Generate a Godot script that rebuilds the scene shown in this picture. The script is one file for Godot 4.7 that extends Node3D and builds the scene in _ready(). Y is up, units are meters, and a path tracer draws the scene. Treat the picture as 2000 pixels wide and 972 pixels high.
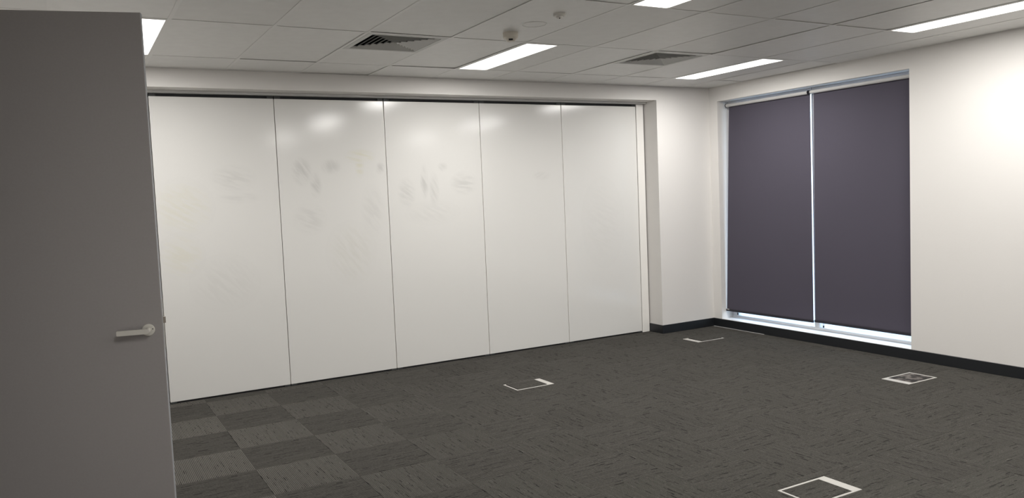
extends Node3D
# An empty meeting room: sliding whiteboard partition, two dark roller blinds, carpet tiles, grid ceiling, grey door.
# World: x runs along the partition to the right, z towards the camera, y up, metres. Floor at y = 0.

const H := 2.69          # ceiling
const ZP := -6.974       # face of the sliding panels
const ZW := -6.758       # face of the partition wall (bulkhead and pier)
const XR := 6.391        # face of the window wall
const XL := -0.6         # face of the door wall
const ZF := 1.0          # face of the wall behind the camera
const GX := 0.6          # a ceiling grid line in x (spacing 0.6)
const GZ := -5.029       # a ceiling grid line in z (spacing 1.2)
const TS := 0.489        # carpet tile
const TX := 0.8916
const TZ := -6.3643

var M := {}
var rng := RandomNumberGenerator.new()
var taken := {}

# ------------------------------------------------------------------ helpers
func lin(r: float, g: float, b: float) -> Color:
	return Color(r, g, b).linear_to_srgb()

func mat(c: Color, rough := 0.6, metal := 0.0, spec := 0.5) -> StandardMaterial3D:
	var m := StandardMaterial3D.new()
	m.albedo_color = c
	m.roughness = rough
	m.metallic = metal
	m.metallic_specular = spec
	return m

func noise_tex(n_seed: int, freq: float, lo: Color, hi: Color, size := 512) -> NoiseTexture2D:
	var n := FastNoiseLite.new()
	n.seed = n_seed
	n.frequency = freq
	n.fractal_octaves = 4
	var g := Gradient.new()
	g.set_color(0, lo)
	g.set_color(1, hi)
	var t := NoiseTexture2D.new()
	t.width = size
	t.height = size
	t.seamless = true
	t.noise = n
	t.color_ramp = g
	return t

func noise_normal(n_seed: int, freq: float, strength: float, size := 512) -> NoiseTexture2D:
	var n := FastNoiseLite.new()
	n.seed = n_seed
	n.frequency = freq
	n.fractal_octaves = 3
	var t := NoiseTexture2D.new()
	t.width = size
	t.height = size
	t.seamless = true
	t.as_normal_map = true
	t.bump_strength = strength
	t.noise = n
	return t

func tri_map(m: StandardMaterial3D, s: float) -> void:
	m.uv1_triplanar = true
	m.uv1_world_triplanar = true
	m.uv1_scale = Vector3(s, s, s)

func mb() -> SurfaceTool:
	var st := SurfaceTool.new()
	st.begin(Mesh.PRIMITIVE_TRIANGLES)
	return st

func tri(st: SurfaceTool, a: Vector3, b: Vector3, c: Vector3, out: Vector3) -> void:
	var n := (c - a).cross(b - a).normalized()
	var p := [a, b, c]
	if n.dot(out) < 0.0:
		n = -n
		p = [a, c, b]
	for v in p:
		st.set_normal(n)
		st.set_uv(Vector2(0, 0))
		st.add_vertex(v)

func quad(st: SurfaceTool, a: Vector3, b: Vector3, c: Vector3, d: Vector3, out: Vector3) -> void:
	tri(st, a, b, c, out)
	tri(st, a, c, d, out)

func quad_uv(st: SurfaceTool, p: Array, uv: Array, out: Vector3) -> void:
	var a: Vector3 = p[0]
	var n := (Vector3(p[2]) - a).cross(Vector3(p[1]) - a).normalized()
	var order := [0, 1, 2, 0, 2, 3]
	if n.dot(out) < 0.0:
		n = -n
		order = [0, 2, 1, 0, 3, 2]
	for i in order:
		st.set_normal(n)
		st.set_uv(uv[i])
		st.add_vertex(p[i])

# box between two corners; bevel > 0 chamfers every edge
func bx(st: SurfaceTool, lo: Vector3, hi: Vector3, bevel := 0.0) -> void:
	var c := (lo + hi) * 0.5
	var h := (hi - lo) * 0.5
	var b: float = min(bevel, 0.45 * min(h.x, min(h.y, h.z)) * 2.0)
	var ax := [Vector3(1, 0, 0), Vector3(0, 1, 0), Vector3(0, 0, 1)]
	for i in 3:
		var u: Vector3 = ax[(i + 1) % 3]
		var w: Vector3 = ax[(i + 2) % 3]
		var hu := h.dot(u) - b
		var hw := h.dot(w) - b
		for s in [-1.0, 1.0]:
			var n: Vector3 = ax[i] * s
			var o := c + n * h[i]
			quad(st, o - u * hu - w * hw, o + u * hu - w * hw, o + u * hu + w * hw, o - u * hu + w * hw, n)
	if b <= 0.0:
		return
	for i in 3:                                    # edges along axis i
		var e: Vector3 = ax[i] * (h[i] - b)
		var j := (i + 1) % 3
		var k := (i + 2) % 3
		for s in [-1.0, 1.0]:
			for t in [-1.0, 1.0]:
				var p: Vector3 = c + ax[j] * s * h[j] + ax[k] * t * (h[k] - b)
				var q: Vector3 = c + ax[j] * s * (h[j] - b) + ax[k] * t * h[k]
				quad(st, p - e, p + e, q + e, q - e, ax[j] * s + ax[k] * t)
	for sx in [-1.0, 1.0]:
		for sy in [-1.0, 1.0]:
			for sz in [-1.0, 1.0]:
				var sg := Vector3(sx, sy, sz)
				tri(st, c + sg * Vector3(h.x, h.y - b, h.z - b), c + sg * Vector3(h.x - b, h.y, h.z - b), c + sg * Vector3(h.x - b, h.y - b, h.z), sg)

# solid from eight corners: four of one end, four of the other, same order
func hexa(st: SurfaceTool, p: Array) -> void:
	var c := Vector3.ZERO
	for v in p:
		c += v / 8.0
	for f in [[0, 1, 2, 3], [4, 5, 6, 7], [0, 1, 5, 4], [1, 2, 6, 5], [2, 3, 7, 6], [3, 0, 4, 7]]:
		var m: Vector3 = (Vector3(p[f[0]]) + Vector3(p[f[1]]) + Vector3(p[f[2]]) + Vector3(p[f[3]])) * 0.25
		quad(st, p[f[0]], p[f[1]], p[f[2]], p[f[3]], m - c)

# lathe about an axis: prof = [[radius, height], ...] outside of the solid, smooth round the axis
func lathe(st: SurfaceTool, at: Vector3, axis: Vector3, prof: Array, seg := 32) -> void:
	var u := axis.cross(Vector3(0.31, 0.77, 0.52)).normalized()
	var w := axis.cross(u).normalized()
	for i in prof.size() - 1:
		var r0: float = prof[i][0]
		var h0: float = prof[i][1]
		var r1: float = prof[i + 1][0]
		var h1: float = prof[i + 1][1]
		var nr := h1 - h0
		var nh := r0 - r1
		var l := sqrt(nr * nr + nh * nh)
		if l < 1e-7:
			continue
		nr /= l
		nh /= l
		for k in seg:
			var a0 := TAU * k / seg
			var a1 := TAU * (k + 1) / seg
			var d0 := u * cos(a0) + w * sin(a0)
			var d1 := u * cos(a1) + w * sin(a1)
			var P := [at + d0 * r0 + axis * h0, at + d1 * r0 + axis * h0, at + d1 * r1 + axis * h1, at + d0 * r1 + axis * h1]
			var N := [d0 * nr + axis * nh, d1 * nr + axis * nh, d1 * nr + axis * nh, d0 * nr + axis * nh]
			var order := [0, 1, 2, 0, 2, 3]
			var fn := (Vector3(P[2]) - Vector3(P[0])).cross(Vector3(P[1]) - Vector3(P[0]))
			if fn.length() < 1e-12:
				fn = (Vector3(P[3]) - Vector3(P[0])).cross(Vector3(P[2]) - Vector3(P[0]))
			if fn.dot(N[0]) < 0.0:
				order = [0, 2, 1, 0, 3, 2]
			for o in order:
				st.set_normal(N[o])
				st.set_uv(Vector2.ZERO)
				st.add_vertex(P[o])

func obj(called: String, st: SurfaceTool, m: Material, parent: Node = self, at := Vector3.ZERO) -> MeshInstance3D:
	var o := MeshInstance3D.new()
	o.name = numbered(called) if parent == self else called
	o.mesh = st.commit()
	o.material_override = m
	o.position = at
	o.cast_shadow = GeometryInstance3D.SHADOW_CASTING_SETTING_ON
	parent.add_child(o, true)
	return o

func piece(called: String, mesh: Mesh, m: Material, parent: Node, at: Vector3, turn := 0.0) -> MeshInstance3D:
	var o := MeshInstance3D.new()
	o.name = called
	o.mesh = mesh
	o.material_override = m
	o.position = at
	o.rotation.y = turn
	parent.add_child(o, true)
	return o

func numbered(called: String) -> String:
	if not taken.has(called):
		taken[called] = 0
		return called
	taken[called] += 1
	return "%s_%03d" % [called, taken[called]]

func tag(o: Node, label: String, category: String, group := "") -> void:
	o.set_meta("label", label)
	o.set_meta("category", category)
	if group != "":
		o.set_meta("group", group)

func structure(o: Node, label := "", category := "") -> void:
	o.set_meta("kind", "structure")
	if label != "":
		o.set_meta("label", label)
	if category != "":
		o.set_meta("category", category)

func thing(called: String, label: String, category: String, at := Vector3.ZERO, turn := 0.0, group := "") -> Node3D:
	var o := Node3D.new()
	o.name = numbered(called)
	add_child(o)
	o.position = at
	o.rotation.y = turn
	tag(o, label, category, group)
	return o

# ------------------------------------------------------------------ scene
func _ready() -> void:
	rng.seed = 20240611
	var cam := Camera3D.new()
	cam.name = "camera"
	cam.position = Vector3(0, 1.5969, 0)
	cam.rotation = Vector3(-0.0686, -0.5094, -0.0419)
	cam.fov = rad_to_deg(2.0 * atan(486.0 / 1549.0))
	cam.near = 0.05
	cam.far = 200.0
	add_child(cam)
	cam.current = true

	var sky_mat := ProceduralSkyMaterial.new()
	sky_mat.sky_top_color = Color(0.76, 0.88, 1.0)
	sky_mat.sky_horizon_color = Color(0.86, 0.94, 1.0)
	sky_mat.ground_bottom_color = Color(0.5, 0.52, 0.54)
	sky_mat.ground_horizon_color = Color(0.8, 0.86, 0.9)
	var sky := Sky.new()
	sky.sky_material = sky_mat
	var env := Environment.new()
	env.background_mode = Environment.BG_SKY
	env.sky = sky
	env.background_energy_multiplier = 4.5
	env.tonemap_mode = Environment.TONE_MAPPER_LINEAR
	env.tonemap_exposure = 1.0
	env.sdfgi_enabled = true
	env.ssao_enabled = true
	env.ssil_enabled = true
	var we := WorldEnvironment.new()
	we.name = "world_environment"
	we.environment = env
	add_child(we)

	make_materials()
	build_shell()
	build_floor()
	build_ceiling()
	build_partition()
	build_window()
	build_door()
	build_lights()
	build_vents()
	build_detectors()
	build_floor_boxes()

func make_materials() -> void:
	M.wall = mat(lin(0.735, 0.716, 0.693), 0.55, 0.0, 0.3)
	M.wall.normal_enabled = true
	M.wall.normal_texture = noise_normal(3, 0.05, 1.2)
	M.wall.normal_scale = 0.12
	tri_map(M.wall, 1.6)
	M.ceil = mat(Color.WHITE, 0.42, 0.0, 0.5)
	M.ceil.albedo_texture = noise_tex(5, 0.02, lin(0.725, 0.72, 0.70), lin(0.765, 0.76, 0.74))
	tri_map(M.ceil, 0.9)
	M.ceil2 = mat(Color.WHITE, 0.46, 0.0, 0.5)
	M.ceil2.albedo_texture = noise_tex(9, 0.02, lin(0.705, 0.70, 0.68), lin(0.745, 0.74, 0.72))
	tri_map(M.ceil2, 0.7)
	M.tee = mat(lin(0.75, 0.745, 0.725), 0.42)
	M.dark = mat(lin(0.012, 0.012, 0.013), 0.8)
	M.skirt = mat(lin(0.010, 0.0115, 0.014), 0.42)
	M.alu = mat(lin(0.62, 0.62, 0.61), 0.4)
	M.post = mat(lin(0.80, 0.785, 0.755), 0.4)
	M.seal = mat(lin(0.010, 0.011, 0.013), 0.7)
	M.greyplastic = mat(lin(0.036, 0.039, 0.04), 0.5)
	M.frame = mat(lin(0.76, 0.77, 0.785), 0.4)
	M.sill = mat(lin(0.80, 0.80, 0.80), 0.35)
	M.glass = mat(Color(0.92, 0.97, 0.98, 0.06), 0.02)
	M.glass.transparency = BaseMaterial3D.TRANSPARENCY_ALPHA
	M.concrete = mat(Color.WHITE, 0.9)
	M.concrete.albedo_texture = noise_tex(21, 0.03, lin(0.45, 0.46, 0.47), lin(0.6, 0.61, 0.62))
	tri_map(M.concrete, 0.5)
	M.blind = mat(Color.WHITE, 0.85, 0.0, 0.3)
	M.blind.albedo_texture = weave_tex()
	tri_map(M.blind, 12.0)
	M.rail = mat(lin(0.020, 0.019, 0.026), 0.5)
	M.roller = mat(lin(0.52, 0.51, 0.50), 0.4)
	M.door = mat(Color.WHITE, 0.48, 0.0, 0.45)
	M.door.albedo_texture = noise_tex(31, 0.15, lin(0.325, 0.307, 0.302), lin(0.345, 0.326, 0.32), 256)
	tri_map(M.door, 2.0)
	M.door_edge = mat(lin(0.36, 0.37, 0.39), 0.45)
	M.handle = mat(lin(0.62, 0.60, 0.55), 0.35)
	M.steel = mat(lin(0.5, 0.5, 0.48), 0.35, 0.8)
	M.brass = mat(lin(0.36, 0.32, 0.28), 0.4, 0.5)
	M.boxrim = mat(lin(0.49, 0.475, 0.445), 0.45)
	M.plastic = mat(lin(0.62, 0.58, 0.51), 0.45)
	M.plastic_white = mat(lin(0.66, 0.64, 0.60), 0.45)
	M.vent = mat(lin(0.60, 0.60, 0.58), 0.5)
	M.lamp_frame = mat(lin(0.78, 0.77, 0.74), 0.4)
	M.lamp = mat(lin(0.9, 0.9, 0.9), 0.5)
	M.lamp.emission_enabled = true
	M.lamp.emission = Color(1.0, 0.99, 0.975)
	M.lamp.emission_energy_multiplier = 2.5
	M.carpet = []
	for k in 3:
		var c := mat(Color.WHITE, 0.95, 0.0, 0.15)
		c.albedo_texture = carpet_tex(100 + k)
		M.carpet.append(c)
	M.worn = mat(Color.WHITE, 0.8)
	M.worn.albedo_texture = noise_tex(41, 0.012, lin(0.010, 0.008, 0.007), lin(0.13, 0.115, 0.105), 256)
	M.worn.albedo_texture.color_ramp.set_offset(0, 0.36)
	M.worn.albedo_texture.color_ramp.set_offset(1, 0.66)
	tri_map(M.worn, 3.0)
	M.board = []
	for k in 6:
		var b := mat(Color.WHITE, 0.135, 0.0, 0.5)
		b.albedo_texture = board_tex(k)
		M.board.append(b)

func weave_tex() -> ImageTexture:
	var n := 128
	var im := Image.create(n, n, false, Image.FORMAT_RGB8)
	var r := RandomNumberGenerator.new()
	r.seed = 77
	for y in n:
		for x in n:
			var over := ((x / 4) + (y / 4)) % 2 == 0
			var v := 0.086 if over else 0.072
			v *= r.randf_range(0.9, 1.1)
			im.set_pixel(x, y, lin(v * 1.03, v * 0.94, v * 1.24))
	im.generate_mipmaps()
	return ImageTexture.create_from_image(im)

# loop-pile carpet: 50 ribs across, a pale yarn in each groove, dark and pale flecks along the ribs
func carpet_tex(n_seed: int) -> ImageTexture:
	var n := 800
	var im := Image.create(n, n, false, Image.FORMAT_RGB8)
	var r := RandomNumberGenerator.new()
	r.seed = n_seed
	var fn := FastNoiseLite.new()
	fn.seed = n_seed
	fn.frequency = 0.02
	var rib: int = n / 50
	var base := []
	for k in 50:
		base.append(r.randf_range(0.9, 1.1))
	for y in n:
		for x in n:
			var k: int = x / rib
			var e := x % rib
			var v: float
			var grain := fn.get_noise_2d(x * 9.0, y * 1.6)
			if e >= rib - 5:
				v = 0.225 * (1.0 + 0.35 * grain)
			else:
				v = 0.074 * float(base[k]) * (1.0 + 0.45 * grain)
			im.set_pixel(x, y, lin(v, v * 0.955, v * 0.865))
	for f in 55:                                   # dark flecks
		var k2 := r.randi_range(0, 49)
		var y0 := r.randi_range(0, n - 1)
		var l := r.randi_range(40, 110)
		var s := r.randf_range(0.009, 0.020)
		im.fill_rect(Rect2i(k2 * rib + r.randi_range(1, 6), y0, r.randi_range(3, 6), l), lin(s, s, s * 0.95))
	for f in 26:                                   # pale flecks
		var k3 := r.randi_range(0, 49)
		var y1 := r.randi_range(0, n - 1)
		var s2 := r.randf_range(0.11, 0.17)
		im.fill_rect(Rect2i(k3 * rib + r.randi_range(2, 8), y1, 3, r.randi_range(20, 55)), lin(s2, s2 * 0.98, s2 * 0.9))
	im.generate_mipmaps()
	return ImageTexture.create_from_image(im)

# enamelled board with smudges of wiped marker where the photograph shows them (u left to right, v top to bottom)
func board_tex(which: int) -> ImageTexture:
	var w := 256
	var h := 640
	var base := Color(lin(0.735, 0.73, 0.706))
	var im := Image.create(w, h, false, Image.FORMAT_RGB8)
	im.fill(base)
	var marks := []      # u, v, half width, half height, strength, streak angle, yellow
	if which == 1:
		marks = [[0.62, 0.27, 0.2, 0.05, 0.06, 0.3, 0.0], [0.66, 0.335, 0.2, 0.02, 0.05, 0.1, 0.0], [0.2, 0.36, 0.26, 0.10, 0.045, 0.5, 1.0], [0.16, 0.52, 0.2, 0.08, 0.04, 0.5, 1.0], [0.5, 0.62, 0.3, 0.1, 0.03, 0.8, 0.0]]
	elif which == 2:
		marks = [[0.2, 0.25, 0.10, 0.055, 0.11, 0.9, 0.0], [0.32, 0.30, 0.06, 0.05, 0.10, 0.8, 0.0], [0.47, 0.235, 0.10, 0.03, 0.09, 1.1, 0.0], [0.75, 0.20, 0.16, 0.03, 0.07, 0.2, 1.0], [0.74, 0.24, 0.05, 0.04, 0.07, 0.2, 1.0], [0.94, 0.245, 0.05, 0.025, 0.10, 0.9, 0.0], [0.25, 0.42, 0.16, 0.06, 0.06, 0.4, 0.0], [0.62, 0.55, 0.25, 0.12, 0.04, 0.9, 0.3], [0.85, 0.40, 0.12, 0.1, 0.05, 0.9, 0.0]]
	elif which == 3:
		marks = [[0.18, 0.34, 0.10, 0.06, 0.08, 0.6, 0.0], [0.37, 0.30, 0.05, 0.07, 0.11, 1.15, 0.0], [0.47, 0.33, 0.06, 0.07, 0.08, 1.1, 0.0], [0.57, 0.245, 0.06, 0.02, 0.07, 0.8, 0.0], [0.80, 0.31, 0.16, 0.05, 0.09, 0.15, 0.0], [0.45, 0.42, 0.3, 0.05, 0.03, 0.5, 0.0]]
	elif which == 4:
		marks = [[0.72, 0.29, 0.12, 0.02, 0.05, -0.5, 0.0]]
	else:
		marks = [[0.5, 0.5, 0.3, 0.2, 0.02, 0.5, 0.0]]
	var fn := FastNoiseLite.new()
	fn.seed = 500 + which
	fn.frequency = 0.05
	fn.fractal_octaves = 3
	for m in marks:
		var x0: int = max(0, int((m[0] - m[2]) * w))
		var x1: int = min(w - 1, int((m[0] + m[2]) * w))
		var y0: int = max(0, int((m[1] - m[3]) * h))
		var y1: int = min(h - 1, int((m[1] + m[3]) * h))
		var ca := cos(float(m[5]))
		var sa := sin(float(m[5]))
		for y in range(y0, y1 + 1):
			for x in range(x0, x1 + 1):
				var dx: float = (float(x) / w - m[0]) / m[2]
				var dy: float = (float(y) / h - m[1]) / m[3]
				var d := dx * dx + dy * dy
				if d >= 1.0:
					continue
				var along := x * ca + y * sa
				var across := -x * sa + y * ca
				var st: float = clamp(0.5 + 1.6 * fn.get_noise_2d(along * 0.3, across * 1.7), 0.0, 1.0)
				var k: float = 0.75 * float(m[4]) * pow(1.0 - d, 1.3) * (0.2 + 0.8 * st)
				var c := im.get_pixel(x, y)
				var yel: float = m[6]
				im.set_pixel(x, y, Color(c.r * (1.0 - k * (1.0 - 0.6 * yel)), c.g * (1.0 - k * (1.0 - 0.5 * yel)), c.b * (1.0 - k * (1.0 + 0.4 * yel))))
	im.generate_mipmaps()
	return ImageTexture.create_from_image(im)

# ------------------------------------------------------------------ room shell
func build_shell() -> void:
	var st := mb()                                                 # bulkhead, piers and the backing behind the panels
	bx(st, Vector3(XL, 2.545, -7.25), Vector3(XR, 3.0, ZW))
	bx(st, Vector3(5.635, 0, -7.25), Vector3(XR, 2.545, ZW))
	bx(st, Vector3(XL, 0, -7.25), Vector3(-0.44, 2.545, ZW))
	bx(st, Vector3(-0.44, 0, -7.25), Vector3(5.635, 2.545, -7.12))
	structure(obj("wall_back", st, M.wall), "white painted bulkhead and pier around the sliding partition", "wall")

	st = mb()                                                      # window wall with its opening
	bx(st, Vector3(XR, -0.1, -7.25), Vector3(6.71, 3.0, -6.630))
	bx(st, Vector3(XR, -0.1, -4.322), Vector3(6.71, 3.0, ZF + 0.2))
	bx(st, Vector3(XR, 2.531, -6.630), Vector3(6.71, 3.0, -4.322))
	bx(st, Vector3(XR, -0.1, -6.630), Vector3(6.71, 0.085, -4.322))
	structure(obj("wall_right", st, M.wall), "white painted wall around the blind-covered window", "wall")

	st = mb()                                                      # door wall with its doorway
	bx(st, Vector3(XL - 0.15, -0.1, -7.25), Vector3(XL, 3.0, -4.07))
	bx(st, Vector3(XL - 0.15, -0.1, -3.10), Vector3(XL, 3.0, ZF + 0.2))
	bx(st, Vector3(XL - 0.15, 2.47, -4.07), Vector3(XL, 3.0, -3.10))
	structure(obj("wall_left", st, M.wall), "white painted wall in which the grey door hangs", "wall")
	st = mb()                                                      # the lobby beyond the doorway
	bx(st, Vector3(-2.2, -0.1, -4.6), Vector3(-2.1, 2.7, -2.6))
	bx(st, Vector3(-2.1, -0.1, -4.6), Vector3(XL - 0.15, 2.7, -4.5))
	bx(st, Vector3(-2.1, -0.1, -2.7), Vector3(XL - 0.15, 2.7, -2.6))
	bx(st, Vector3(-2.2, 2.7, -4.6), Vector3(XL - 0.15, 2.8, -2.6))
	bx(st, Vector3(-2.1, -0.1, -4.5), Vector3(XL - 0.15, 0.0, -2.7))
	structure(obj("wall_lobby", st, M.wall), "white lobby walls beyond the doorway", "wall")

	st = mb()
	bx(st, Vector3(XL - 0.15, -0.1, ZF), Vector3(6.71, 3.0, ZF + 0.2))
	structure(obj("wall_front", st, M.wall), "white painted wall opposite the sliding partition", "wall")

	# skirtings: one run for each wall
	var sk := 0.012
	var sh := 0.093
	st = mb()
	bx(st, Vector3(XR - sk, 0, ZW), Vector3(XR, sh, ZF), 0.002)
	structure(obj("baseboard_right", st, M.skirt), "black skirting running under the window", "skirting")
	st = mb()
	bx(st, Vector3(5.635 - sk, 0, ZW), Vector3(XR - sk, sh, ZW + sk), 0.002)
	bx(st, Vector3(5.635 - sk, 0, ZP + 0.004), Vector3(5.635, sh, ZW), 0.002)
	structure(obj("baseboard_back", st, M.skirt), "black skirting wrapping the white pier", "skirting")
	st = mb()
	bx(st, Vector3(XL, 0, -6.75), Vector3(XL + sk, sh, -4.15), 0.002)
	bx(st, Vector3(XL, 0, -3.02), Vector3(XL + sk, sh, ZF), 0.002)
	structure(obj("baseboard_left", st, M.skirt), "black skirting of the door wall", "skirting")
	st = mb()
	bx(st, Vector3(XL + sk, 0, ZF - sk), Vector3(XR - sk, sh, ZF), 0.002)
	structure(obj("baseboard_front", st, M.skirt), "black skirting opposite the sliding partition", "skirting")
	st = mb()                                                      # pale strip of bare floor edge at the skirting foot
	bx(st, Vector3(XR - sk - 0.006, 0.0, ZW + sk), Vector3(XR - sk, 0.003, -6.0))
	structure(obj("trim_1", st, M.alu), "thin pale edge strip at the foot of the skirting", "trim")
	# outside: terrace slab under the sky
	st = mb()
	bx(st, Vector3(6.71, -0.35, -30.0), Vector3(40.0, -0.15, 20.0))
	var te := obj("terrace", st, M.concrete)
	structure(te, "pale concrete terrace outside the window", "terrace")

# ------------------------------------------------------------------ floor: carpet tiles laid quarter-turn
var tile_mesh := {}
# a tile, ribs along local z, cut to the range [u0,u1] x [v0,v1] of its own square (0..1)
func carpet_mesh(u0: float, u1: float, v0: float, v1: float) -> ArrayMesh:
	var key := "%.3f %.3f %.3f %.3f" % [u0, u1, v0, v1]
	if tile_mesh.has(key):
		return tile_mesh[key]
	var st := mb()
	var deep := -0.0016
	var gap := 0.0008 / TS
	var z0: float = (max(v0, gap) - 0.5) * TS
	var z1: float = (min(v1, 1.0 - gap) - 0.5) * TS
	var va := z0 / TS + 0.5
	var vb := z1 / TS + 0.5
	var up := Vector3.UP
	for k in 50:
		var a: float = clamp(k / 50.0, u0, u1)
		var b: float = clamp((k + 0.69) / 50.0, u0, u1)
		var c: float = clamp((k + 1.0) / 50.0, u0, u1)
		if k == 0:
			a = max(a, gap)
		if b > a:
			var xa := (a - 0.5) * TS
			var xb := (b - 0.5) * TS
			quad_uv(st, [Vector3(xa, 0, z0), Vector3(xb, 0, z0), Vector3(xb, 0, z1), Vector3(xa, 0, z1)], [Vector2(a, va), Vector2(b - 0.0005, va), Vector2(b - 0.0005, vb), Vector2(a, vb)], up)
			for s in 2:
				var x := xa if s == 0 else xb
				var uu: float = a + 0.002 if s == 0 else b - 0.002
				quad_uv(st, [Vector3(x, 0, z0), Vector3(x, 0, z1), Vector3(x, deep, z1), Vector3(x, deep, z0)], [Vector2(uu, va), Vector2(uu, vb), Vector2(uu, vb), Vector2(uu, va)], Vector3(-1 if s == 0 else 1, 0, 0))
			for s in 2:
				var z := z0 if s == 0 else z1
				var vv := va if s == 0 else vb
				quad_uv(st, [Vector3(xa, 0, z), Vector3(xb, 0, z), Vector3(xb, deep, z), Vector3(xa, deep, z)], [Vector2(a, vv), Vector2(b - 0.0005, vv), Vector2(b - 0.0005, vv), Vector2(a, vv)], Vector3(0, 0, -1 if s == 0 else 1))
		if c > b:
			var xc := (b - 0.5) * TS
			var xd := (c - 0.5) * TS
			quad_uv(st, [Vector3(xc, deep, z0), Vector3(xd, deep, z0), Vector3(xd, deep, z1), Vector3(xc, deep, z1)], [Vector2(b + 0.001, va), Vector2(c - 0.001, va), Vector2(c - 0.001, vb), Vector2(b + 0.001, vb)], up)
	var m: ArrayMesh = st.commit()
	tile_mesh[key] = m
	return m

func build_floor() -> void:
	var st := mb()
	bx(st, Vector3(XL - 0.15, -0.16, -7.25), Vector3(6.71, -0.0045, ZF + 0.2))
	var floor_node := obj("floor", st, M.dark)
	structure(floor_node, "charcoal carpet tiles laid quarter-turn over the whole floor", "floor")
	for i in range(-5, 13):
		for j in range(-3, 17):
			var x0: float = TX + i * TS
			var z0: float = TZ + j * TS
			var xa: float = clamp(XL, x0, x0 + TS)
			var xb: float = clamp(XR, x0, x0 + TS)
			var za: float = clamp(-7.115, z0, z0 + TS)
			var zb: float = clamp(ZF, z0, z0 + TS)
			if xb - xa < 0.02 or zb - za < 0.02:
				continue
			var ua := (xa - x0) / TS
			var ub := (xb - x0) / TS
			var va := (za - z0) / TS
			var vb := (zb - z0) / TS
			var at := Vector3(x0 + TS / 2, rng.randf_range(-0.0004, 0.0004), z0 + TS / 2)
			var m: Material = M.carpet[rng.randi_range(0, 2)]
			if (i + j + 40) % 2 == 1:                # ribs along z
				if rng.randf() < 0.5 and ua == 0.0 and ub == 1.0 and va == 0.0 and vb == 1.0:
					piece("carpet_tile", carpet_mesh(0, 1, 0, 1), m, floor_node, at, PI)
				else:
					piece("carpet_tile", carpet_mesh(ua, ub, va, vb), m, floor_node, at)
			else:                                    # ribs along x: local x -> -z, local z -> x (turn +90 degrees)
				piece("carpet_tile", carpet_mesh(1.0 - vb, 1.0 - va, ua, ub), m, floor_node, at, PI / 2)

# ------------------------------------------------------------------ ceiling
func ceil_tile(parent: Node, x0: float, x1: float, z0: float, z1: float, m: Material) -> void:
	# a lay-in tile resting unevenly on the flanges of the grid, so that cracks of differing height show
	var st := mb()
	var h := Vector3((x1 - x0) / 2 - 0.004, 0.0075, (z1 - z0) / 2 - 0.004)
	bx(st, -h, h, 0.001)
	var lifted := rng.randf() < 0.13
	var amp := 0.0018 if lifted else 0.0005
	var rx := rng.randf_range(-1.0, 1.0) * amp / h.z
	var rz := rng.randf_range(-1.0, 1.0) * amp / h.x
	var o := obj("ceiling_tile", st, m, parent, Vector3((x0 + x1) / 2, H + 0.001 + 0.0075 + (0.0036 if lifted else 0.0011), (z0 + z1) / 2))
	o.rotation = Vector3(rx, 0, rz)

# an inverted tee: thin flange below, web above
func bar(parent: Node, a: Vector3, b: Vector3, web := true) -> void:
	var st := mb()
	bx(st, a, Vector3(b.x, a.y + 0.001, b.z))
	if web:
		var along_z := b.z - a.z > b.x - a.x
		var c := (a + b) * 0.5
		if along_z:
			bx(st, Vector3(c.x - 0.001, a.y + 0.001, a.z), Vector3(c.x + 0.001, a.y + 0.03, b.z))
		else:
			bx(st, Vector3(a.x, a.y + 0.001, c.z - 0.001), Vector3(b.x, a.y + 0.03, c.z + 0.001))
	obj("grid_bar", st, M.tee, parent)

var light_cells := []      # [x0, x1, z0, z1]
var vent_cells := []

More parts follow.
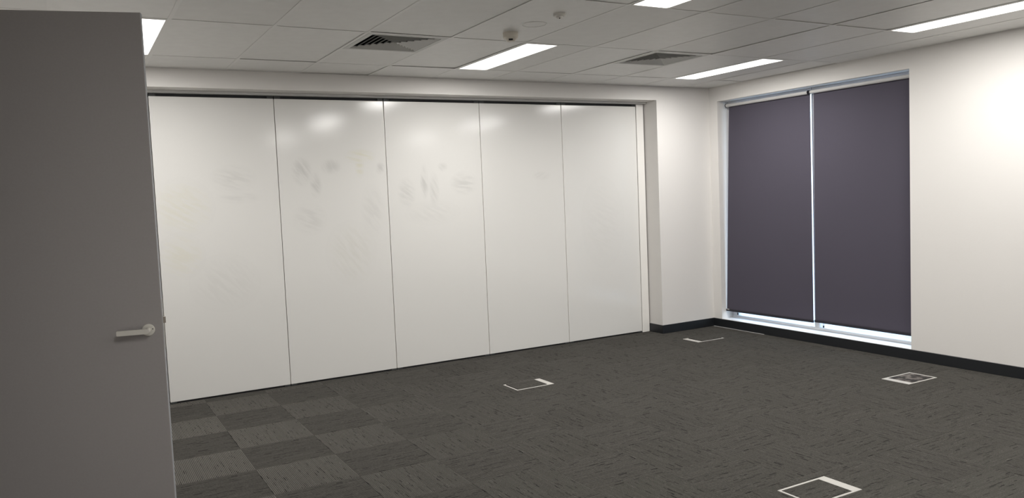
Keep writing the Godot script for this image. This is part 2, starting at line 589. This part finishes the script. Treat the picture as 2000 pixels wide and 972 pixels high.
func build_ceiling() -> void:
	var st := mb()
	bx(st, Vector3(-0.75, 2.98, -7.25), Vector3(6.71, 3.1, ZF + 0.2))
	var ceiling_node := obj("ceiling", st, M.dark)
	structure(ceiling_node, "white lay-in grid ceiling", "ceiling")
	var rows := [GZ - 1.2, GZ, GZ + 1.2, GZ + 2.4, GZ + 3.6, GZ + 4.8]
	for r in [GZ - 1.2, GZ + 1.2, GZ + 3.6]:
		for c in [[0.3, 0.6], [3.0, 3.3], [5.4, 5.7]]:
			if c[0] == 0.3 and r == GZ + 1.2:
				continue                                   # the door leaf shows no lamp in front of it
			light_cells.append([c[0], c[1], r, r + 1.2])
	vent_cells = [[1.8, 2.4, GZ - 0.6, GZ], [4.2, 4.8, GZ - 0.6, GZ]]
	var zs := [ZW]
	zs.append_array(rows)
	zs.append(ZF)
	var xs := [XL]
	for k in range(0, 12):
		xs.append(0.0 + 0.6 * k)
	xs[xs.size() - 1] = XR
	# long grid bars (along z) and cross bars (along x)
	for k in range(1, xs.size() - 1):
		bar(ceiling_node, Vector3(xs[k] - 0.012, H, ZW), Vector3(xs[k] + 0.012, H + 0.012, ZF))
	for r in rows:
		for k in xs.size() - 1:
			bar(ceiling_node, Vector3(xs[k] + 0.0125, H, r - 0.012), Vector3(xs[k + 1] - 0.0125, H + 0.0118, r + 0.012))
	# wall angles
	bar(ceiling_node, Vector3(XL, H, ZW), Vector3(XR, H + 0.01, ZW + 0.012), false)
	bar(ceiling_node, Vector3(XL, H, ZF - 0.012), Vector3(XR, H + 0.01, ZF), false)
	bar(ceiling_node, Vector3(XL, H, ZW + 0.0125), Vector3(XL + 0.012, H + 0.01, ZF - 0.0125), false)
	bar(ceiling_node, Vector3(XR - 0.012, H, ZW + 0.0125), Vector3(XR, H + 0.01, ZF - 0.0125), false)
	for k in xs.size() - 1:
		for j in zs.size() - 1:
			var x0: float = xs[k]
			var x1: float = xs[k + 1]
			var z0: float = zs[j]
			var z1: float = zs[j + 1]
			var m: Material = M.ceil if rng.randf() < 0.6 else M.ceil2
			var spans := [[x0, x1, z0, z1]]
			for c in light_cells:
				if c[0] >= x0 - 0.01 and c[1] <= x1 + 0.01 and abs(c[2] - z0) < 0.01:
					spans = [[c[1], x1, z0, z1]] if abs(c[0] - x0) < 0.01 else [[x0, c[0], z0, z1]]
					var xc: float = c[1] if abs(c[0] - x0) < 0.01 else c[0]
					bar(ceiling_node, Vector3(xc - 0.012, H, z0 + 0.0125), Vector3(xc + 0.012, H + 0.0118, z1 - 0.0125))
			for c in vent_cells:
				if abs(c[0] - x0) < 0.01 and abs(c[3] - z1) < 0.01:
					spans = [[x0, x1, z0, c[2]]]
					bar(ceiling_node, Vector3(x0 + 0.0125, H, c[2] - 0.012), Vector3(x1 - 0.0125, H + 0.0118, c[2] + 0.012))
			for s in spans:
				ceil_tile(ceiling_node, s[0], s[1], s[2], s[3], m)

# ------------------------------------------------------------------ sliding partition
func build_partition() -> void:
	var st := mb()
	bx(st, Vector3(-0.44, 2.524, ZP - 0.105), Vector3(5.635, 2.545, ZP + 0.045), 0.002)
	var track := obj("partition_track", st, M.alu)
	tag(track, "pale aluminium track under the bulkhead above the sliding panels", "track")
	st = mb()
	bx(st, Vector3(5.524, 0.0, ZP - 0.08), Vector3(5.622, 2.523, ZP + 0.004), 0.003)
	tag(obj("jamb_post", st, M.post), "narrow white jamb post between the sliding panels and the pier", "post")
	st = mb()
	bx(st, Vector3(-0.439, 0.0, ZP - 0.08), Vector3(-0.352, 2.523, ZP + 0.004), 0.003)
	tag(obj("jamb_post", st, M.post), "white jamb post hidden behind the open grey door", "post")
	var xs := [-0.349, 0.633, 1.617, 2.6075, 3.5925, 4.5465, 5.521]
	var labels := ["white sliding wall panel hidden behind the open grey door",
		"white sliding wall panel whose edge meets the open grey door, nearly unmarked",
		"glossy white sliding wall panel with yellowish mark and grey smudges, second from the grey door",
		"glossy white sliding wall panel with several grey wiped smudges, middle of the five in view",
		"clean white sliding wall panel, second from the white pier",
		"clean white sliding wall panel beside the jamb post and the pier"]
	for k in 6:
		var x0: float = xs[k] + 0.003
		var x1: float = xs[k + 1] - 0.003
		var p := thing("sliding_panel", labels[k], "wall panel", Vector3((x0 + x1) / 2, 0, ZP), 0.0, "sliding partition panels")
		var w := (x1 - x0) / 2
		var y0 := 0.016
		var y1 := 2.499
		# board: front face bowed by a few tenths of a millimetre near its top, as thin enamelled steel is
		st = mb()
		var nx := 12
		var ny := 24
		for a in nx:
			for b in ny:
				var q := []
				var uv := []
				for s in [[0, 0], [1, 0], [1, 1], [0, 1]]:
					var u: float = float(a + s[0]) / nx
					var v: float = float(b + s[1]) / ny
					var bow := 0.0012 * sin(PI * u) * sin(PI * v)
					q.append(Vector3(-w + 0.004 + u * (2 * w - 0.008), y0 + 0.004 + (y1 - y0 - 0.008) * v, bow))
					uv.append(Vector2(u, 1.0 - v))
				var nn := []
				for s in [[0, 0], [1, 0], [1, 1], [0, 1]]:
					var u2: float = float(a + s[0]) / nx
					var v2: float = float(b + s[1]) / ny
					var gx: float = 0.0012 * PI * cos(PI * u2) * sin(PI * v2) / (2 * w)
					var gy: float = 0.0012 * PI * sin(PI * u2) * cos(PI * v2) / (y1 - y0)
					nn.append(Vector3(-gx, -gy, 1).normalized())
				for o in [0, 2, 1, 0, 3, 2]:
					st.set_normal(nn[o])
					st.set_uv(uv[o])
					st.add_vertex(q[o])
		obj("board", st, M.board[k], p)
		st = mb()                                      # core and its slim edge profile
		bx(st, Vector3(-w, y0, -0.09), Vector3(w, y1, -0.0004), 0.0015)
		obj("edge_frame", st, M.post, p)
		st = mb()
		bx(st, Vector3(-w, y1, -0.07), Vector3(w, 2.5235, -0.012))
		obj("top_seal", st, M.seal, p)
		st = mb()
		bx(st, Vector3(-w, 0.0005, -0.07), Vector3(w, y0, -0.010))
		obj("bottom_seal", st, M.seal, p)
		for s in [-1.0, 1.0]:
			st = mb()
			bx(st, Vector3(s * w - (0.052 if s > 0 else 0.0), y1 + 0.001, -0.011), Vector3(s * w + (0.052 if s < 0 else 0.0), 2.5225, -0.002), 0.001)
			obj("seal_end_cap", st, M.greyplastic, p)
			st = mb()
			bx(st, Vector3(s * w - (0.05 if s > 0 else 0.0), 0.001, -0.010), Vector3(s * w + (0.05 if s < 0 else 0.0), y0 - 0.002, 0.002), 0.001)
			obj("foot", st, M.greyplastic, p)

# ------------------------------------------------------------------ window and blinds
func build_window() -> void:
	var root := Node3D.new()
	root.name = "window_1"
	add_child(root)
	structure(root, "white framed two-light window behind the dark roller blinds", "window")
	var z0 := -6.630
	var z1 := -4.322
	var y0 := 0.097
	var y1 := 2.531
	var xa := 6.555
	var xb := 6.61
	var st := mb()
	bx(st, Vector3(xa, y0, z0), Vector3(xb, y0 + 0.028, z1), 0.003)
	bx(st, Vector3(xa, y1 - 0.045, z0), Vector3(xb, y1, z1), 0.003)
	bx(st, Vector3(xa, y0 + 0.028, z0), Vector3(xb, y1 - 0.045, z0 + 0.085), 0.003)
	bx(st, Vector3(xa, y0 + 0.028, z1 - 0.04), Vector3(xb, y1 - 0.045, z1), 0.003)
	obj("window_frame", st, M.frame, root)
	st = mb()
	bx(st, Vector3(xa - 0.004, y0 + 0.028, -5.486), Vector3(xb, y1 - 0.045, -5.428), 0.003)
	obj("mullion", st, M.frame, root)
	for s in [[z0 + 0.085, -5.486], [-5.428, z1 - 0.04]]:
		st = mb()
		bx(st, Vector3(xa + 0.022, y0 + 0.028, s[0]), Vector3(xa + 0.028, y1 - 0.045, s[1]))
		obj("pane", st, M.glass, root)
	st = mb()
	bx(st, Vector3(XR - 0.004, 0.085, z0), Vector3(6.71, 0.097, z1), 0.002)
	obj("window_sill", st, M.sill, root)

	# blinds: roller axis x = 6.49, cloth leaves the back of the roller
	blind(-6.586, -5.474, [-6.572, -5.466], [-6.620, -5.459], 6.460, 6.500, true, -6.53, 0.203,
		"dark grey roller blind nearer the room corner, small white tag at its foot")
	blind(-5.443, -4.345, [-5.423, -4.365], [-5.434, -4.365], 6.500, 6.500, false, -5.365, 0.211,
		"dark grey roller blind on the window half away from the room corner")

func blind(ra: float, rb: float, top: Array, bot: Array, xl: float, xr2: float, mark: bool, cz: float, yb: float, label: String) -> void:
	var p := thing("roller_blind", label, "roller blind", Vector3.ZERO, 0.0, "roller blinds in the window")
	var yc := 2.481
	var st := mb()
	lathe(st, Vector3(6.49, yc, ra), Vector3(0, 0, 1), [[0.0, 0.0], [0.0175, 0.0], [0.018, 0.001], [0.018, rb - ra - 0.001], [0.0175, rb - ra], [0.0, rb - ra]], 40)
	obj("roller", st, M.roller, p)
	st = mb()
	lathe(st, Vector3(6.49, yc, ra - 0.010), Vector3(0, 0, 1), [[0.0, 0.0], [0.019, 0.0], [0.021, 0.002], [0.021, 0.009], [0.0, 0.009]], 32)
	obj("end_cap", st, M.rail, p)
	st = mb()
	bx(st, Vector3(6.490, yc - 0.006, ra - 0.0135), Vector3(6.530, yc + 0.010, ra - 0.0105), 0.001)
	obj("bracket", st, M.rail, p)
	st = mb()
	lathe(st, Vector3(6.49, yc, rb), Vector3(0, 0, 1), [[0.0, 0.001], [0.021, 0.001], [0.021, 0.006], [0.019, 0.009], [0.0, 0.009]], 32)
	obj("end_cap", st, M.rail, p)
	st = mb()
	bx(st, Vector3(6.490, yc - 0.006, rb + 0.0095), Vector3(6.530, yc + 0.010, rb + 0.0125), 0.001)
	bx(st, Vector3(6.527, yc - 0.006, rb + 0.0095), Vector3(6.530, 2.531, rb + 0.0125), 0.001)
	obj("bracket", st, M.rail, p)
	var xt := 6.511
	st = mb()
	var th := Vector3(0.0012, 0, 0)
	var a := Vector3(xt, yc, top[0])
	var b := Vector3(xt, yc, top[1])
	var c := Vector3(xr2, yb, bot[1])
	var d := Vector3(xl, yb, bot[0])
	hexa(st, [a, b, c, d, a + th, b + th, c + th, d + th])
	obj("cloth", st, M.blind, p)
	st = mb()
	var e := Vector3(-0.008, 0, 0)
	var f := Vector3(0.010, 0, 0)
	var dn := Vector3(0, -0.024, 0)
	var ou := Vector3(0, 0, -0.005)
	var oi := Vector3.ZERO
	hexa(st, [d + e + ou, c + e + oi, c + e + oi + dn, d + e + ou + dn, d + f + ou, c + f + oi, c + f + oi + dn, d + f + ou + dn])
	obj("bottom_rail", st, M.rail, p)
	if mark:
		st = mb()
		bx(st, Vector3(xl - 0.0095, yb - 0.006, bot[0] + 0.008), Vector3(xl - 0.008, yb + 0.002, bot[0] + 0.04))
		obj("tag", st, M.plastic_white, p)
	# control chain behind the cloth with its weight showing below the rail
	st = mb()
	for s in [-0.006, 0.006]:
		lathe(st, Vector3(6.535, 0.150, cz + s), Vector3(0, 1, 0), [[0.0, 0.0], [0.0015, 0.0], [0.0015, 2.33], [0.0, 2.33]], 6)
	bx(st, Vector3(6.531, 0.134, cz - 0.008), Vector3(6.539, 0.156, cz + 0.008), 0.002)
	obj("chain", st, M.rail, p)

# ------------------------------------------------------------------ door
func build_door() -> void:
	var root := Node3D.new()
	root.name = "door_1"
	add_child(root)
	structure(root, "plain grey door standing open into the room, pale lever handle", "door")
	var w := 0.92
	root.position = Vector3(0.338 - w * 0.9728, 0, -3.811 - w * 0.2316)
	root.rotation.y = -atan2(0.2316, 0.9728)
	var y0 := 0.008
	var y1 := 2.447
	var st := mb()
	bx(st, Vector3(0, y0, -0.038), Vector3(w, y1, 0), 0.0015)
	obj("leaf", st, M.door, root)
	st = mb()
	bx(st, Vector3(w, y0, -0.0365), Vector3(w + 0.001, y1, -0.0015))
	obj("edge_lipping", st, M.door_edge, root)
	st = mb()
	bx(st, Vector3(w + 0.001, 0.98, -0.031), Vector3(w + 0.0025, 1.20, -0.007), 0.0005)
	obj("lock_plate", st, M.steel, root)
	st = mb()                                          # bevelled latch bolt
	var lx := w + 0.0025
	hexa(st, [Vector3(lx, 1.092, -0.026), Vector3(lx, 1.092, -0.012), Vector3(lx, 1.120, -0.012), Vector3(lx, 1.120, -0.026), Vector3(lx + 0.003, 1.092, -0.026), Vector3(lx + 0.011, 1.092, -0.012), Vector3(lx + 0.011, 1.120, -0.012), Vector3(lx + 0.003, 1.120, -0.026)])
	obj("latch_bolt", st, M.brass, root)
	st = mb()
	bx(st, Vector3(w + 0.001, 0.225, -0.012), Vector3(w + 0.003, 0.285, 0.0), 0.0005)  # small white block low on the latch edge, a mark of unidentified kind
	obj("white_edge_mark", st, M.plastic_white, root)
	var hx := w - 0.058
	var hy := 1.068
	st = mb()
	lathe(st, Vector3(hx, hy, 0), Vector3(0, 0, 1), [[0.0265, 0.0], [0.0265, 0.007], [0.0245, 0.009], [0.0, 0.009]], 40)
	var handle := obj("handle", st, M.handle, root)
	st = mb()
	lathe(st, Vector3(hx, hy, 0.009), Vector3(0, 0, 1), [[0.0115, 0.0], [0.0105, 0.036], [0.0, 0.036]], 24)
	# flat lever with a rounded end where it meets the neck
	var pts := []
	for k in 13:
		var an := -PI / 2 + PI * k / 12.0
		pts.append(Vector2(hx + 0.011 * cos(an), hy + 0.0105 * sin(an)))
	pts.append(Vector2(hx - 0.118, hy + 0.0105))
	pts.append(Vector2(hx - 0.120, hy + 0.0085))
	pts.append(Vector2(hx - 0.120, hy - 0.0085))
	pts.append(Vector2(hx - 0.118, hy - 0.0105))
	var za := 0.043
	var zb := 0.056
	var mid := Vector2(hx - 0.05, hy)
	for k in pts.size():
		var p: Vector2 = pts[k]
		var q: Vector2 = pts[(k + 1) % pts.size()]
		tri(st, Vector3(mid.x, mid.y, zb), Vector3(p.x, p.y, zb), Vector3(q.x, q.y, zb), Vector3(0, 0, 1))
		tri(st, Vector3(mid.x, mid.y, za), Vector3(p.x, p.y, za), Vector3(q.x, q.y, za), Vector3(0, 0, -1))
		var o2 := (p + q) * 0.5 - mid
		quad(st, Vector3(p.x, p.y, za), Vector3(q.x, q.y, za), Vector3(q.x, q.y, zb), Vector3(p.x, p.y, zb), Vector3(o2.x, o2.y, 0))
	obj("lever", st, M.handle, handle)
	st = mb()
	lathe(st, Vector3(hx + 0.0185, hy + 0.004, 0.0088), Vector3(0, 0, 1), [[0.0025, 0.0], [0.0025, 0.0006], [0.0, 0.0006]], 12)
	obj("screw", st, M.dark, handle)
	# frame of the doorway in the wall beside it
	st = mb()
	bx(st, Vector3(XL - 0.17, 0, -4.07), Vector3(XL + 0.012, 2.47, -4.035), 0.002)
	bx(st, Vector3(XL - 0.17, 0, -3.135), Vector3(XL + 0.012, 2.47, -3.10), 0.002)
	bx(st, Vector3(XL - 0.17, 2.452, -4.035), Vector3(XL + 0.012, 2.47, -3.135), 0.002)
	structure(obj("trim_2", st, M.door_edge), "grey door frame in the wall", "door frame")

# ------------------------------------------------------------------ ceiling lights
func build_lights() -> void:
	var k := 0
	var labels := [
		"lit recessed panel light partly hidden by the grey door",
		"long lit recessed panel light between the two air vents, close to the sliding panels",
		"long lit recessed panel light in front of the blinds, close to the sliding panels",
		"bright recessed panel light just past the round ceiling devices",
		"long bright recessed panel light along the plain part of the window wall",
		"recessed panel light on the door side, far from the sliding panels",
		"recessed panel light in line with the round ceiling devices, far from the sliding panels",
		"recessed panel light beside the window wall, farthest from the sliding panels"]
	for c in light_cells:
		var label: String = labels[k]
		var cx: float = (c[0] + c[1]) / 2
		var cz: float = (c[2] + c[3]) / 2
		var p := thing("ceiling_light", label, "ceiling light", Vector3(cx, H, cz), 0.0, "recessed panel lights")
		var hw := 0.150 - 0.0125
		var hl := 0.600 - 0.0125
		var st := mb()
		for s in [-1.0, 1.0]:
			bx(st, Vector3(s * hw - (0.006 if s > 0 else 0.0), -0.002, -hl), Vector3(s * hw + (0.006 if s < 0 else 0.0), 0.03, hl), 0.0006)
			bx(st, Vector3(-hw + 0.006, -0.002, s * hl - (0.008 if s > 0 else 0.0)), Vector3(hw - 0.006, 0.03, s * hl + (0.008 if s < 0 else 0.0)), 0.0006)
		obj("frame", st, M.lamp_frame, p)
		st = mb()
		var ring := []
		var r := 0.03
		for q in 4:
			var sx := 1.0 if q == 0 or q == 3 else -1.0
			var sz := 1.0 if q < 2 else -1.0
			for a in 5:
				var an: float = PI / 2 * q + PI / 2 * a / 4.0
				ring.append(Vector2(sx * (hw - 0.006 - r) + r * cos(an), sz * (hl - 0.008 - r) + r * sin(an)))
		for a in ring.size():
			var u: Vector2 = ring[a]
			var v: Vector2 = ring[(a + 1) % ring.size()]
			tri(st, Vector3.ZERO, Vector3(u.x, 0, u.y), Vector3(v.x, 0, v.y), Vector3.DOWN)
			tri(st, Vector3(0, 0.01, 0), Vector3(u.x, 0.01, u.y), Vector3(v.x, 0.01, v.y), Vector3.UP)
			quad(st, Vector3(u.x, 0, u.y), Vector3(v.x, 0, v.y), Vector3(v.x, 0.01, v.y), Vector3(u.x, 0.01, u.y), Vector3(u.x + v.x, 0, u.y + v.y))
		obj("diffuser", st, M.lamp, p)
		var l := AreaLight3D.new()
		l.name = "lamp"
		l.area_size = Vector2(0.26, 1.15)
		l.area_normalize_energy = false
		l.light_energy = 10.6
		l.light_color = Color(1.0, 0.99, 0.975)
		l.area_range = 20.0
		l.shadow_enabled = true
		l.position = Vector3(0, -0.004, 0)
		l.rotation = Vector3(-PI / 2, 0, 0)
		p.add_child(l)
		k += 1

# ------------------------------------------------------------------ air vents
func build_vents() -> void:
	var k := 0
	for c in vent_cells:
		var p := thing("ceiling_vent", ["square louvred air vent in the ceiling nearer the grey door", "square louvred air vent in the ceiling nearer the blinds"][k], "air vent", Vector3((c[0] + c[1]) / 2, H, (c[2] + c[3]) / 2), 0.0, "ceiling air vents")
		var half := 0.3 - 0.0135
		var inner := 0.250
		var st := mb()
		for s in [-1.0, 1.0]:
			bx(st, Vector3(s * half if s < 0 else inner, -0.001, -half), Vector3(-inner if s < 0 else half, 0.012, half), 0.0006)
			bx(st, Vector3(-inner, -0.001, s * half if s < 0 else inner), Vector3(inner, 0.012, -inner if s < 0 else half), 0.0006)
		obj("frame", st, M.vent, p)
		st = mb()
		bx(st, Vector3(-inner - 0.01, 0.10, -inner - 0.01), Vector3(inner + 0.01, 0.12, inner + 0.01))
		for s in [-1.0, 1.0]:
			bx(st, Vector3(s * (inner + 0.006) - 0.004, 0.012, -inner), Vector3(s * (inner + 0.006) + 0.004, 0.10, inner))
			bx(st, Vector3(-inner, 0.012, s * (inner + 0.006) - 0.004), Vector3(inner, 0.10, s * (inner + 0.006) + 0.004))
		obj("duct_box", st, M.dark, p)
		# square rings of blades flaring outwards: each side of each ring is a blade of its own
		var n := 7
		var pitch := 0.036
		for r in n:
			var o := inner - 0.002 - r * pitch       # lower, outer edge
			var u := o - 0.014                       # upper, inner edge
			if u < 0.0:
				u = 0.001
			var lo := 0.001
			var hi := 0.015
			for q in 4:
				var turn := Basis(Vector3.UP, q * PI / 2)
				var nrm := Vector3(0, 0.0012, 0)
				st = mb()
				var a := Vector3(-o, lo, o)
				var b := Vector3(o, lo, o)
				var d := Vector3(u, hi, u)
				var e := Vector3(-u, hi, u)
				hexa(st, [turn * a, turn * b, turn * d, turn * e, turn * (a + nrm), turn * (b + nrm), turn * (d + nrm), turn * (e + nrm)])
				obj("blade", st, M.vent, p)
		k += 1

# ------------------------------------------------------------------ small round devices on the ceiling
func build_detectors() -> void:
	var down := Vector3.DOWN
	var p := thing("smoke_detector", "deep cream smoke detector with a dark slot, beside the panel light", "detector", Vector3(2.715, H, -4.755), 0.0)
	var st := mb()
	lathe(st, Vector3.ZERO, down, [[0.051, -0.003], [0.051, 0.030], [0.0503, 0.033], [0.028, 0.056], [0.025, 0.058], [0.0, 0.058]], 48)
	obj("body", st, M.plastic, p)
	st = mb()
	lathe(st, Vector3.ZERO, down, [[0.0525, -0.003], [0.0525, 0.006], [0.051, 0.007]], 48)
	obj("base_ring", st, M.plastic, p)
	st = mb()
	var dir := Vector3(-2.715, 0, 4.755).normalized()
	var side := Vector3.UP.cross(dir)
	var f := []
	for s in [[0.0, 0.0], [1.0, 0.0], [1.0, 1.0], [0.0, 1.0]]:
		f.append(dir * (0.0390 - 0.009 * s[1]) + side * (s[0] - 0.5) * 0.028 + Vector3(0, -0.0447 - 0.0093 * s[1], 0))
	var g := []
	for v in f:
		g.append(v + dir * 0.001 + Vector3(0, -0.001, 0))
	hexa(st, [f[0], f[1], f[2], f[3], g[0], g[1], g[2], g[3]])
	obj("sensor_slot", st, M.dark, p)

	p = thing("ceiling_speaker", "flush round white disc in the ceiling between two detectors", "ceiling disc", Vector3(2.733, H, -4.473), 0.0)
	st = mb()
	lathe(st, Vector3.ZERO, down, [[0.084, -0.003], [0.084, -0.001], [0.082, 0.001], [0.078, 0.0012], [0.0755, -0.001]], 64)
	obj("rim", st, M.ceil, p)
	st = mb()
	lathe(st, Vector3.ZERO, down, [[0.075, -0.003], [0.075, -0.0012], [0.0, -0.0012]], 64)
	obj("grille", st, M.ceil2, p)

	p = thing("motion_sensor", "small flat white ceiling sensor with a dark tip, farther from the sliding panels", "sensor", Vector3(2.728, H, -4.163), 0.0)
	st = mb()
	lathe(st, Vector3.ZERO, down, [[0.037, -0.003], [0.037, 0.011], [0.035, 0.014], [0.028, 0.016], [0.0, 0.016]], 40)
	obj("body", st, M.plastic_white, p)
	st = mb()
	lathe(st, Vector3(0, -0.016, 0), down, [[0.022, 0.0], [0.020, 0.007], [0.012, 0.012], [0.0, 0.013]], 32)
	obj("lens", st, M.plastic_white, p)
	st = mb()
	lathe(st, Vector3(-0.006, -0.027, 0.011), down, [[0.0032, -0.002], [0.0032, 0.004], [0.0, 0.0045]], 12)
	obj("indicator", st, M.dark, p)

# ------------------------------------------------------------------ floor boxes
func build_floor_boxes() -> void:
	# centre x, centre z, flap on which side (+1: towards the window wall), lid height over rim, worn
	var spec := [
		[3.285, -5.692, 1.0, 0.0042, false, "floor outlet box with pale rim and carpeted lid, near the sliding panels"],
		[5.750, -6.247, -1.0, 0.0062, false, "floor outlet box with pale rim by the black skirting of the pier"],
		[5.776, -3.925, -1.0, -0.0016, true, "floor outlet box with pale rim and scuffed dark lid along the window wall"],
		[3.306, -2.755, 1.0, 0.0002, false, "floor outlet box with pale rim and carpet lid in the open middle of the floor"]]
	for s in spec:
		var p := thing("floor_box", s[5], "floor box", Vector3(s[0], 0, s[1]), 0.0, "floor outlet boxes")
		var hx := 0.1785
		var hz := 0.1185
		var rt := 0.0028                              # rim top
		var rim := 0.013
		var flap := 0.058
		var d: float = s[2]
		var st := mb()
		var xf := hx - flap                           # inner edge on the flap side
		var xo := hx - rim
		# four rim bars; the flap side is a wide flat flap
		bx(st, Vector3(-hx, -0.003, -hz), Vector3(hx, rt, -hz + rim), 0.001)
		bx(st, Vector3(-hx, -0.003, hz - rim), Vector3(hx, rt, hz), 0.001)
		var a := -xo if d > 0 else xf
		var e := -hx if d > 0 else hx
		bx(st, Vector3(-hx if d > 0 else xo, -0.003, -hz + rim), Vector3(-xo if d > 0 else hx, rt, hz - rim), 0.001)
		obj("rim", st, M.boxrim, p)
		st = mb()
		bx(st, Vector3(xf if d > 0 else -hx, -0.003, -hz + rim), Vector3(hx if d > 0 else -xf, rt, hz - rim), 0.001)
		obj("cable_flap", st, M.boxrim, p)
		st = mb()
		var l0 := -xo if d > 0 else -xf
		var l1 := xf if d > 0 else xo
		bx(st, Vector3(l0, -0.003, -hz + rim), Vector3(l1, 0.0005, hz - rim))
		obj("well", st, M.dark, p)
		var g := 0.004
		var top: float = rt + s[3]
		st = mb()
		var x0: float = l0 + g
		var x1: float = l1 - g
		var z0 := -hz + rim + g
		var z1 := hz - rim - g
		bx(st, Vector3(x0, 0.0004, z0), Vector3(x1, top - (0.0 if s[4] else 0.0024), z1), 0.0004)
		var lid := obj("lid", st, M.worn if s[4] else M.dark, p)
		if not s[4]:                                  # its piece of carpet, ribs along x
			var hu := (z1 - z0) / TS / 2
			var hv := (x1 - x0) / TS / 2
			piece("carpet_inlay", carpet_mesh(0.5 - hu, 0.5 + hu, 0.5 - hv, 0.5 + hv), M.carpet[1], lid, Vector3((x0 + x1) / 2, top, (z0 + z1) / 2), PI / 2)
